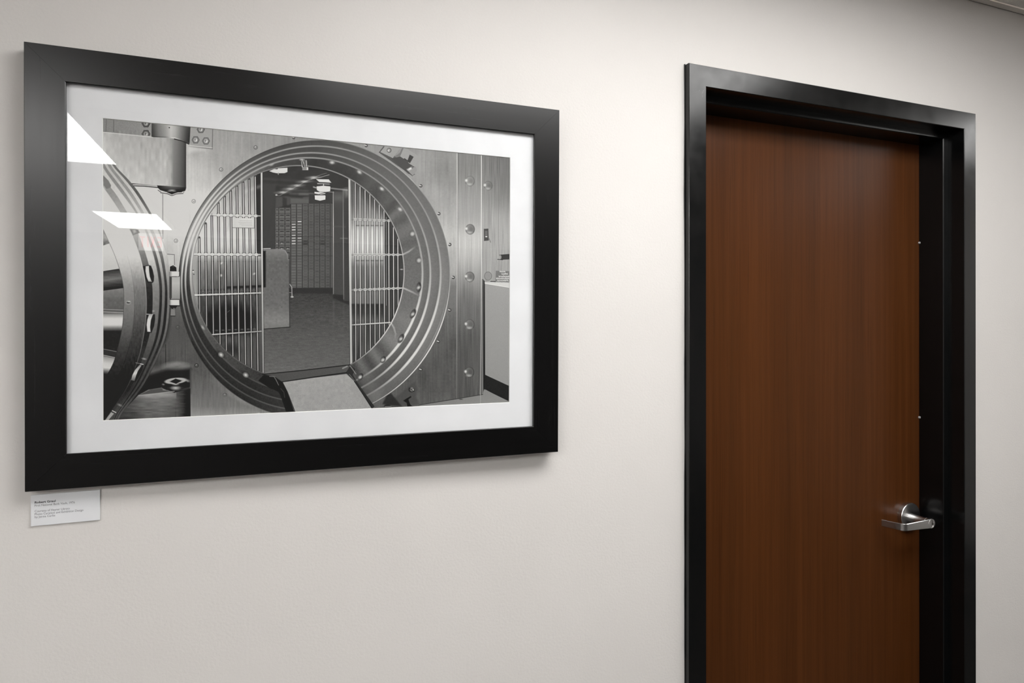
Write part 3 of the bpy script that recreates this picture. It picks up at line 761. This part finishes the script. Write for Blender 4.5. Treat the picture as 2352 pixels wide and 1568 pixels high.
for (a, b, y) in [(551,579,507),(549,579,511),(551,579,514.5),(556,580,518)]: line((a,y),(b,y+.4),.8,168,.8)
def xbar(p, q, w, v0, v1, xs, collar):
    line((p[0],p[1]+w*.7),(q[0],q[1]+w*.7),1.2,55,.55)
    line(p, q, w, v0, 1, .8, v1)
    for x in xs:
        t = (x-p[0])/(q[0]-p[0]); y = p[1]+(q[1]-p[1])*t
        if not 0 <= t <= 1.01: continue
        if collar:
            for sg in (-1, 1):
                poly([(x-4.6,y+sg*2.4),(x-1.6,y+sg*5.4),(x+1.6,y+sg*5.4),(x+4.6,y+sg*2.4)], 42, .85, .9)
            ell(x, y, 4.3, 3.5, 205-(t*14), 1, 1); ell(x, y+2.2, 3, 1, 235, .8, 1)
            line((x,y-6.5),(x,y-3),1.9,205); line((x,y+3),(x,y+6.5),1.9,205)
        else:
            for sg in (-1, 1):
                for o in (-2.6, 2.6): poly([(x+o*.5,y+sg*1.8),(x+o*1.6,y+sg*1.8),(x+o*.7,y+sg*5)], 36, .8, .9)
    return
bx = lambda y: [x0+(x1-x0)*(y-500)/300 for (x0, _, x1, _) in LB]
xbar((484,493.5),(601,496),2.4,205,190,bx(495)[3:],True)
xbar((445,583.5),(602,584.3),3.4,225,178,bx(584),True)
xbar((447,677),(604,671.5),3.8,232,172,bx(675),False)
xbar((488,767),(605,759),2.8,200,150,bx(763)[2:],False)
pline([(601.6,392),(602.2,560),(603.6,700),(605.2,858)],4.2,200,1,1,[214,208,172,138]); pline([(599.2,395),(600,560),(601.6,700),(603.4,856)],1,60,.7)
pline([(604.6,395),(605,560),(606.4,700),(608,858)],1,52,.7)
for xs_, yq in ((bx(670), 675), (bx(760), 763)):
    for a_, b_ in zip(xs_[:-1], xs_[1:]):
        t_ = (a_-445)/160; c_ = (a_+b_)/2; y_ = yq+(2 if yq == 675 else 3)-t_*6-7
        if a_ < (445 if yq == 675 else 488): continue
        r_ = (b_-a_)/2-3.4
        pline([(c_-r_*math.cos(q), y_-3+r_*math.sin(q)) for q in (-.5, 0, .5, 1, 1.57, 2.1, 2.6, 3.14, 3.6)], 1.3, 46, .7)
        ell(c_, y_+.2, r_*.7, 1.3, 150, .55, 1.5)
# behind the right gate
rect(808,400,888,840,lambda x, y: np.interp(y,[420,470,500,512,530,560,585,600,612,660,672,695,698,718,735,745,840],
     [92,120,150,165,205,228,190,150,120,104,118,112,66,70,98,84,80]).astype(np.float32)+nz(2.5,30)*7)
rect(884,400,935,840,lambda x, y: 76+nz(3,30)*3); poly([(812,410),(880,400),(935,520),(884,500),(836,450)], 62, .5, 8)
RB = [818.2,829.2,840.8,851.9,862.7,873.4,884.5,895.4,906,916.2]
for k in range(6):
    a, b = RB[k], RB[k+1]
    for yy in (517,597): ell((a+b)/2, yy-5, 3, 4.5, 168, .7, 2); line((a+1.5,yy+1),(b-1.5,yy+1),2,78,.7,1.5)
line((889.5,499),(889.5,700),1.6,130,.9); line((887,520),(887,700),1.4,50,.6)
for j, x in enumerate(RB):
    t0 = [421,430,438,447,459,471,485,506,523,549][j]
    for o in (-1.8,1.8): line((x+o,t0),(x+o+.6,835),1.3,40,.8,.9)
    pline([(x,t0),(x+.1,560),(x+.5,700),(x+.7,835)],2.0,200,1,.8,[205,226,196,168])
def xb2(p, q, w, v, collar):
    line((p[0],p[1]+1.8),(q[0],q[1]+1.8),1,50,.5); line(p, q, w, v[0], 1, .8, v[1])
    for x in RB:
        t = (x-p[0])/(q[0]-p[0]); y = p[1]+(q[1]-p[1])*t
        if 0 <= t <= .99 and collar:
            ell(x, y, 3.2, 3.0, 118, 1, .8); ell(x, y-1.5, 3.0, 1.0, 220, 1, .8); ell(x, y+1.7, 3.0, 1.0, 226, 1, .8)
xb2((810,503),(900,507),2.2,(150,165),True); xb2((810,584),(927,584.5),2.6,(170,200),True); xb2((811,665),(928,660.5),2.6,(160,215),True); xb2((811,744.6),(899,739),2.6,(180,210),False)
pline([(804.6,410),(805.4,560),(807,700),(808.4,836)],5,190,1,1,[196,204,184,176]); pline([(801.6,412),(802.4,560),(804,700),(805.4,838)],1,58,.8)
pline([(811,420),(811.8,560),(812.6,700),(812.4,832)],1,56,.6)
ell(925,618,3,1.2,205,.8,1)
CLIP = None
# bolts round the barrel
for (x, y, k) in [(625,379,0),(764.7,373.8,1),(827.8,396,1),(879.5,434,1),(921.5,481,1),(950,537,2),(965,597.5,2),(964.5,658.5,3),(951,719,3),(923.4,775.5,3),(882,823.5,3),(829.7,862.6,3),(466,751,0),(508,813,4),(565,859,4),(631.7,887.5,4)]:
    if k == 0: ell(x, y, 3.6, 1.6, 190, .9, 2, -20 if y < 500 else 55)
    if k == 1: ell(x, y, 7.5, 4.5, 118, .8, 3, 35 if x > 800 else 5); ell(x, y, 4.2, 2.8, 205, .95, 2, 35 if x > 800 else 5)
    if k == 2: ell(x-1, y-1, 6, 7, 92, .7, 3); ell(x, y, 4.5, 4.2, 190, .95, 2, -35)
    if k == 3: ell(x, y, 5.4, 11 if y < 800 else 8, 56, .95, 1.2, 6 if y < 700 else 28); ell(x-1.6, y+.6, 4.2, 8.2 if y < 800 else 6, 108, .95, 1.6, 8 if y < 700 else 28); ell(x-.4, y+1, 3.6, 2.6, 205, .95, 2, -35)
    if k == 4: ell(x-2, y-2, 11, 4, 48, .7, 3, 35); ell(x, y, 4.6, 3.6, 205, .95, 3, 35)
# glass tag hanging at the crown
rect(693.5,369,706,384,88,.9,1)
for p, q, v in [((694,371),(695.5,384),185),((697,370),(702,383),205),((701,368),(700.5,384),120),((704.5,369),(705.5,383),215),((706.5,371),(707,385),130),((695,381),(696.5,385),235)]: line(p, q, 1.3, v)
rect(696,384.5,709.5,391.5,150); rect(705.5,385,709.5,391,215); ell(695,367.5,4,1.4,225,.9,1.5); line((698,388),(706,388),1,110)
# sill, side pockets and ramp
poly([(604,858),(807,835),(812,842),(797,857),(648,876),(634,862)], lambda x, y: 84+(x-606)*.03)
pline([(604,857.5),(700,848),(806,835.5)],2,48)
poly([(594,872),(607,858),(625,861),(633,864),(650,875),(662,897),(672,925),(690,948),(660,948),(652,925),(645,905),(640,897),(620,889)], 50)
pline([(620,862),(630,862.5),(635,870),(641,882)],1.4,120); pline([(646,890),(653,898),(655,910)],2,70)
pline([(642,875),(648,875),(720,864),(797,853.5),(800,855)],2.4,44); 
poly([(797,852),(807,836),(818,845),(812,858),(822,875),(835,893),(862,930),(852,940),(838,915),(815,875)], 62)
pline([(806,838),(812,846),(819,856)],2.2,150,.7); line((789,843.5),(799,839),2.2,170,.9,1.5); pline([(804,857),(813,868),(818,873)],1.5,105)
poly([(650,875.5),(724,865),(797.5,856.5),(816,873),(836,903),(860,940),(860,950),(680,950),(661,897)], lambda x, y: np.interp(y,[857,890,945],[158,152,150]).astype(np.float32)+nz(6,6)*2.5+nz(1,1)*3)
pline([(650,875.5),(661,897),(680,946)],1.6,60); pline([(816,873),(836,903),(860,940)],2.4,56)
# small screws on the wall
def screw(x, y, r=4.6, bright=True):
    b = float(V[int((y-PY0)*PS)-14 if y > 290 else 20, min(PW-1, int((x-PX0)*PS))])
    ell(x, y, r, r, b*.55); ell(x, y, r*.76, r*.78, b*.95+12); ell(x, y, r*.42, r*.42, b*.6); ell(x-.6, y-.9, 1.3, 1.3, min(235, b*1.2+55), .95, 1)
for p in [(588,339.5),(508,390),(444.5,462.5),(403.5,553),(408,750.5),(451.5,837.5),(517,904.5)]: screw(*p)
for p in [(675.5,316.5),(843,335),(969,427),(1010.5,490.5),(1035.5,561),(1043.5,636),(1035,710.5),(1009,782),(968.5,846)]:
    ell(p[0]+.6, p[1]+.3, 3.6, 3.8, 78, .95, .8); line((p[0]-2.4,p[1]-.8),(p[0]+1,p[1]+.2),2,228)
ell(595,947,3,2.5,190)

# -- lower left: wall shading, reflection of the lower hinge, hinge itself
poly([(395,700),(412,700),(421,745),(432,775),(420,800),(380,800),(388,745)], 88, .6, 8)
ell(406,840,23,8,165,.9,6); ell(406,840,13,3.2,92,.95,5,-6); poly([(340,846),(384,836),(384,850),(340,862)], 128, .55, 8)
poly([(330,862),(384,846),(438,844),(438,900),(322,902)], 46, .9, 5); rect(436.5,740,439,960,78,.5,1.5)
poly([(438.5,848),(470,866),(520,905),(600,944),(600,950),(438.5,958)], lambda x, y: np.interp(y,[850,930,950],[92,112,140]).astype(np.float32)+nz(2.5,20)*4, .75, 3)
pline([(474,800),(474,835)],1,70,.5)
poly([(317,905),(340,893),(372,888),(400,900),(437,890),(437.5,956),(262,962)], lambda x, y: np.interp(x,[265,300,335,370,400,418,428,437],[70,84,108,112,98,70,48,30]).astype(np.float32)+np.interp(y,[900,906,914,960],[24,34,4,-16]).astype(np.float32)*(x < 405)+nz(16,3)*5)
poly([(318,905),(345,892),(371,888.5),(374,894),(400,896.5)], 78, .9, 1.5); pline([(318,906.5),(360,901.5),(400,896.5)],1.4,165,.8)
poly([(371,881),(380,876),(430,872),(436,878),(436,886),(405,895),(382,893.5),(372,889)], 24)
ell(403,888.5,20,3.4,95,.8,4); ell(403,889,6,3,215,.9,4); ell(430,873,4.5,3,150,.8,2); ell(375,881,3,1.8,150,.8,1.5)
ell(403,876.5,26,8,22,1,1); ell(403,872.6,25.6,6.8,166,1,.8,-5); ell(403,880.2,6,2,205,.9,2)
ell(404,873,14,3.6,120,1,.8,-4); poly([(390,874.5),(403,867.5),(417,872.5),(404,879.5)], 34)

# -- round door, seen edge on
R_Y = [376,403,421,441,482,527,583,623,660,700,745,775,802,832,874,900,929,958]
R_X = dict(
 D=[256,284,301,317,342,366,383,388,390,389.5,386,379.5,370,356,334.5,317,293,270],
 a=[250,277,293,309,335.5,362,382,387.5,389.8,389.3,385.8,379.3,369.8,355.8,334.3,316.8,292.8,269.8],
 b=[247,270,284.5,301,326,351,373.5,380,384,384,380.4,374,364.5,350,329.5,311,287,265],
 c=[240,262,276,292,319,343,366,374,378.5,377.6,374,368,358.5,345,325,307,284.7,263],
 d=[234,255,269,285,311.5,337,358.5,368,372,371.3,367.7,362,352.5,339,319.5,302.5,281.5,261],
 e=[228,246,260,275,306,331,351,361,366,365.4,361.3,356,347,334,314,298,278,258],
 f=[200,225,243,262,287,313.5,334,345,349.6,350,347,341,333,323,308,293,271,249],
 g=[185,210,227,243,270.8,297,319,329,334.2,336,333,328,323,314,298.4,284,263,242],
 h=[150,175,195,210,240,265,290,300,306,308,305,300,293,284,264,251,233,215],
 i=[120,150,165,185,212,235,261,275,283,283.5,280.7,275.5,268,260.5,236,218,200,180])
R_V = dict(
 D=[112,108,105,84,118,160,190,120,60,50,45,40,40,42,40,40,45,50],
 a=[180,184,186,192,212,214,196,160,124,118,108,102,92,84,76,72,84,84],
 b=[140,140,142,146,172,190,118,80,60,52,46,50,56,60,52,50,58,62],
 c=[178,180,182,188,208,214,200,158,120,112,98,92,84,80,70,70,84,86],
 d=[132,134,136,140,162,190,104,72,60,52,48,50,52,54,50,50,58,60],
 e=[185,186,190,196,214,222,208,168,128,116,106,94,82,74,60,58,74,76],
 f=[130,132,136,142,166,182,128,86,56,50,44,52,60,58,48,52,68,70],
 g=[200,205,210,212,214,218,208,168,118,106,78,70,62,54,44,42,44,50],
 h=[200,205,210,212,214,218,206,172,134,122,102,84,66,58,48,44,42,42],
 i=[150,150,150,150,150,120,190,90,90,100,60,55,52,52,44,42,40,40])
yy = (np.arange(PH)/PS+PY0+.25)
def smooth_rows(tab):
    v = np.interp(yy, R_Y, tab); n = 121; k = np.hanning(n); k /= k.sum()
    return np.convolve(np.pad(v, n//2, mode='edge'), k, 'valid')[:PH].astype(np.float32)[:, None]
xs = {k: smooth_rows(v) for k, v in R_X.items()}; vs = {k: smooth_rows(v) for k, v in R_V.items()}
Xc = GX; door = cov(xs['D']-Xc, .8)*cov(GY-374, 1)
sh = cov(xs['D']+5-Xc, 4)*cov(GY-630, 8)*cov(792-GY, 10); V[:] = V*(1-sh*.7)+52*sh*.7
names = 'Dabcdefghi'
for k, nme in enumerate(names):
    m = cov(xs[nme]-Xc, .8)*cov(GY-374, 1)
    V[:] = V*(1-m)+(vs[nme]+noise(4,4)*2.2)*m
def dline(nme, w, vtab, off=0):
    m = cov(w/2-np.abs(Xc-xs[nme]-off), .8)*cov(GY-374, 1)
    v = np.interp(yy, R_Y, vtab).astype(np.float32)[:, None]; V[:] = V*(1-m)+v*m
dline('g', 1.6, [170,175,180,190,205,222,225,190,150,130,120,110,100,92,80,66,60,58])
dline('h', 1.2, [212]*6+[196,158,112,92,84,72,56,48,40,38,38,38], .6); dline('i', 1.3, [120]*6+[130,105,88,84,84,76,60,52,44,40,40,40])
dline('e', 1.0, [150,150,160,170,200,210,180,130,95,90,86,80,76,74,74,70,84,84])
m = cov(xs['g']-Xc)*cov(Xc-xs['h'])*cov(GY-600, 20); V += m*noise(2,9)*3
# inside the round door: bolts and plates
CLIP = cov(xs['i']-Xc-.5, .8)
rect(228,520,290,568,lambda x, y: np.interp(y,[522,535,545,556,566],[128,140,168,112,96]).astype(np.float32)+nz(5,5)*8)
poly([(228,566),(252,558),(275,612),(275,617),(228,624)], lambda x, y: 205-(y-560)*.35)
poly([(228,623.5),(290,614),(290,659),(228,667)], lambda x, y: np.interp(y+(x-234)*.14,[623,627,636,644,650,660,667],[62,70,96,112,84,56,34]).astype(np.float32)+nz(14,2)*4)
line((232,667),(285,659.5),1.6,34); poly([(228,668),(292,660),(292,710),(228,708)], lambda x, y: np.interp(y,[668,690,710],[118,98,92]).astype(np.float32)+nz(5,5)*3)
line((228,709),(290,711.5),1.5,150); poly([(228,710),(290,712.5),(290,718),(228,715.5)], 96); line((228,715.3),(290,718),1.4,175)
poly([(228,716.5),(290,719),(290,759),(228,761)], lambda x, y: np.interp(y,[717,722,730,740,746,752,758,761],[84,140,196,216,190,120,66,30]).astype(np.float32))
rect(228,760,290,797,lambda x, y: 50+(nz(6,6))*2); line((228,799),(268,806.5),1.8,112); poly([(228,800),(270,808),(262,820),(228,813)], 60)
line((228,812.5),(266,820.5),1.6,165); poly([(228,814),(266,822),(258,862),(228,858)], lambda x, y: np.interp(y-(x-234)*.1,[814,820,832,842,850,857],[110,150,190,196,110,50]).astype(np.float32))
rect(228,860,262,960,42,.9,3)
CLIP = None
# studs on the rim
poly([(228,402),(236,404),(247,415),(253,426),(252,431),(243,434),(234,430),(228,425)], 118, 1, 1); ell(231,427,9,3,205,.9,2,40); ell(229,421,5,6,225,.8,3)
poly([(296.5,527),(316,527),(320,535),(304,540)], 128, 1, 1.5); poly([(303,529),(309,527),(312,533),(306,536)], 176, .9, 2)
CL = lambda P, v, a=1, so=1: poly(P, v, a, so)
CL([(327,611),(341,608.5),(346,610),(350,620),(353,634),(352.5,645),(350,649),(338,649),(333,640)], 52)
CL([(333.5,611),(341,610),(341.5,622),(343,634),(346,643),(348,646.5),(340,646),(336,636),(333.2,622)], lambda x, y: np.interp(y,[610,625,640,648],[196,232,205,140]).astype(np.float32), 1, .8)
CL([(338,721),(355,721),(355.5,732),(353,748),(347,763),(337,762),(336,745)], 38)
line((336,720.5),(350,721.5),1.4,205); CL([(341,722),(350,722),(345.5,735),(344,750),(345,761),(337.5,760.5),(336,745),(337.5,733)], lambda x, y: np.interp(y,[722,740,762],[165,226,196]).astype(np.float32), 1, .8)
ell(351.5,713.5,2.4,1.4,160,.9,1)
CL([(313,836),(329,836),(325,850),(315,868),(310,875),(300,873),(300,866)], 40, .9); line((311,831.5),(328,835),1.4,120); line((322,834),(328,835.2),1.8,235)
CL([(320,836),(325,836.5),(316,850),(312,860),(308,873),(300,871),(303,860),(309,848)], lambda x, y: np.interp(y,[836,856,873],[130,196,96]).astype(np.float32), 1, .8)
ell(330,822.5,4,1.6,170,.8,1.5,10); ell(274,928,4,1.6,160,.7,2,25); line((257,941),(265,945),2,190)
CL([(254,944),(262,948),(249,962),(239,964)], 150, 1, 1); line((262,947),(249,962),1.2,70)
ell(293.5,694,6,5.5,128,.8,2); ell(293.5,694,5,4.4,150,.8,.8,0,1.2); ell(293.5,694.3,3.4,1.1,38); ell(295,692.2,2.4,1,215,.8,1)
# middle hinge
pline([(384,583.5),(400,584.5),(400.5,608)],1.2,92); rect(386,586,399,607,196,.5,2)
poly([(390,612),(397,609),(404.5,614),(405,622.5),(389.5,622.5)], 26); ell(397,612,1.6,1.2,110,.8,1)
rect(393,634.5,413,688,lambda x, y: np.interp(y,[635,650,686],[168,176,138]).astype(np.float32)); poly([(388,623.5),(411,623.5),(411,634),(388,634)], lambda x, y: np.interp(x,[388,393,396,411],[120,170,222,214]).astype(np.float32))
line((389,635),(406,635),1.3,70); pline([(408,635),(412,634),(412.5,624)],1.2,80); rect(388.5,636,394,684,72)
rect(389,687.5,411.5,700,lambda x, y: np.interp(x,[389,393,402,411],[120,190,214,205]).astype(np.float32)); line((390,686.8),(412,686.8),1.4,60); line((389,701),(412,701.5),1.8,30)
poly([(390,702),(407,702),(403,707),(398,709),(392,706)], 36); poly([(392,709),(401,709.5),(402,724),(391.5,724)], 124); line((391.5,724.5),(402,724.8),1.4,40); ell(399,707.5,1,1,170)
# the lens was sharp: edge contrast
def blur(A, n):
    k = np.hanning(n+2)[1:-1]; k /= k.sum(); P_ = np.pad(A, n//2, mode='edge')
    B_ = sum(k[i]*P_[:, i:i+A.shape[1]] for i in range(n)); return sum(k[i]*B_[i:i+A.shape[0]] for i in range(n))
V += np.clip((V-blur(V, 9))*.55, -34, 34)
# film grain
V += RND.randn(PH, PW).astype(np.float32)*2.2 + noise(.8,.8)*1.6

# ============================================================ the print itself: grey values drawn with numpy, laid flat on the paper
MATV = np.array([205.0, 246.0]); HAZE = .030
def lin(v): v = np.clip(v, 0, 255)/255; return np.where(v <= .04045, v/12.92, ((v+.055)/1.055)**2.4)
def build_print():
    TW, THT = 1880, 1284
    quad = [(233, 272), (1175.5, 363), (1172, 921), (235, 964)]   # where the sheet was measured: tl, tr, br, bl
    A = []; bvec = []
    for (u, v), (x, y) in zip([(0, 0), (1, 0), (1, 1), (0, 1)], quad):
        A.append([u, v, 1, 0, 0, 0, -x*u, -x*v]); bvec.append(x); A.append([0, 0, 0, u, v, 1, -y*u, -y*v]); bvec.append(y)
    h = np.linalg.solve(np.array(A, float), np.array(bvec, float))
    eu, ev = .004/(2*IX), .004/(2*IZ)
    uu = (np.arange(TW)+.5)/TW*(1+2*eu)-eu; vv = (np.arange(THT)+.5)/THT*(1+2*ev)-ev
    U, W_ = np.meshgrid(uu, vv)
    dn = h[6]*U+h[7]*W_+1; X = (h[0]*U+h[1]*W_+h[2])/dn; Y = (h[3]*U+h[4]*W_+h[5])/dn
    fx = np.clip((X-PX0)*PS-.5, 0, PW-1.001); fy = np.clip((Y-PY0)*PS-.5, 0, PH-1.001)
    ix = fx.astype(int); iy = fy.astype(int); fx -= ix; fy -= iy
    S = V[iy, ix]*(1-fx)*(1-fy)+V[iy, ix+1]*fx*(1-fy)+V[iy+1, ix]*(1-fx)*fy+V[iy+1, ix+1]*fx*fy
    # reading of the sheet against the white of its own mat gives the paper's reflectance
    m = lin(np.interp(U, [0, .25, .5, .75, 1], MATC)-W_*22*U)
    R = np.clip((lin(S)-HAZE)/m*.95, .004, .82)
    rgb = np.dstack([R*1.004, R*1.006, R*.990, np.ones_like(R)]).astype(np.float32)[::-1]
    s = np.where(rgb[..., :3] <= .0031308, rgb[..., :3]*12.92, 1.055*np.maximum(rgb[..., :3], 1e-6)**(1/2.4)-.055)
    rgb[..., :3] = s
    im = bpy.data.images.new('vault_print_tone', TW, THT, alpha=False); im.colorspace_settings.name = 'sRGB'
    im.pixels.foreach_set(np.ascontiguousarray(rgb).ravel()); im.update(); im.pack()
    n = N('silver_gelatin_print'); t = n.node('ShaderNodeTexImage'); t.image = im; t.extension = 'EXTEND'; t.interpolation = 'Cubic'
    setb(n, 'Base Color', t.outputs['Color']); n.setp(Roughness=.55, Specular_IOR_Level=.25)
    me = prn.data; me.materials.append(n.m); uvl = me.uv_layers.new(name='uv')
    for lp in me.loops:
        c = me.vertices[lp.vertex_index].co
        uvl.data[lp.index].uv = ((c.x+IX+.004)/(2*IX+.008), (c.z+IZ+.004)/(2*IZ+.008))
MATC = [207, 214, 226, 240, 248]
build_print()
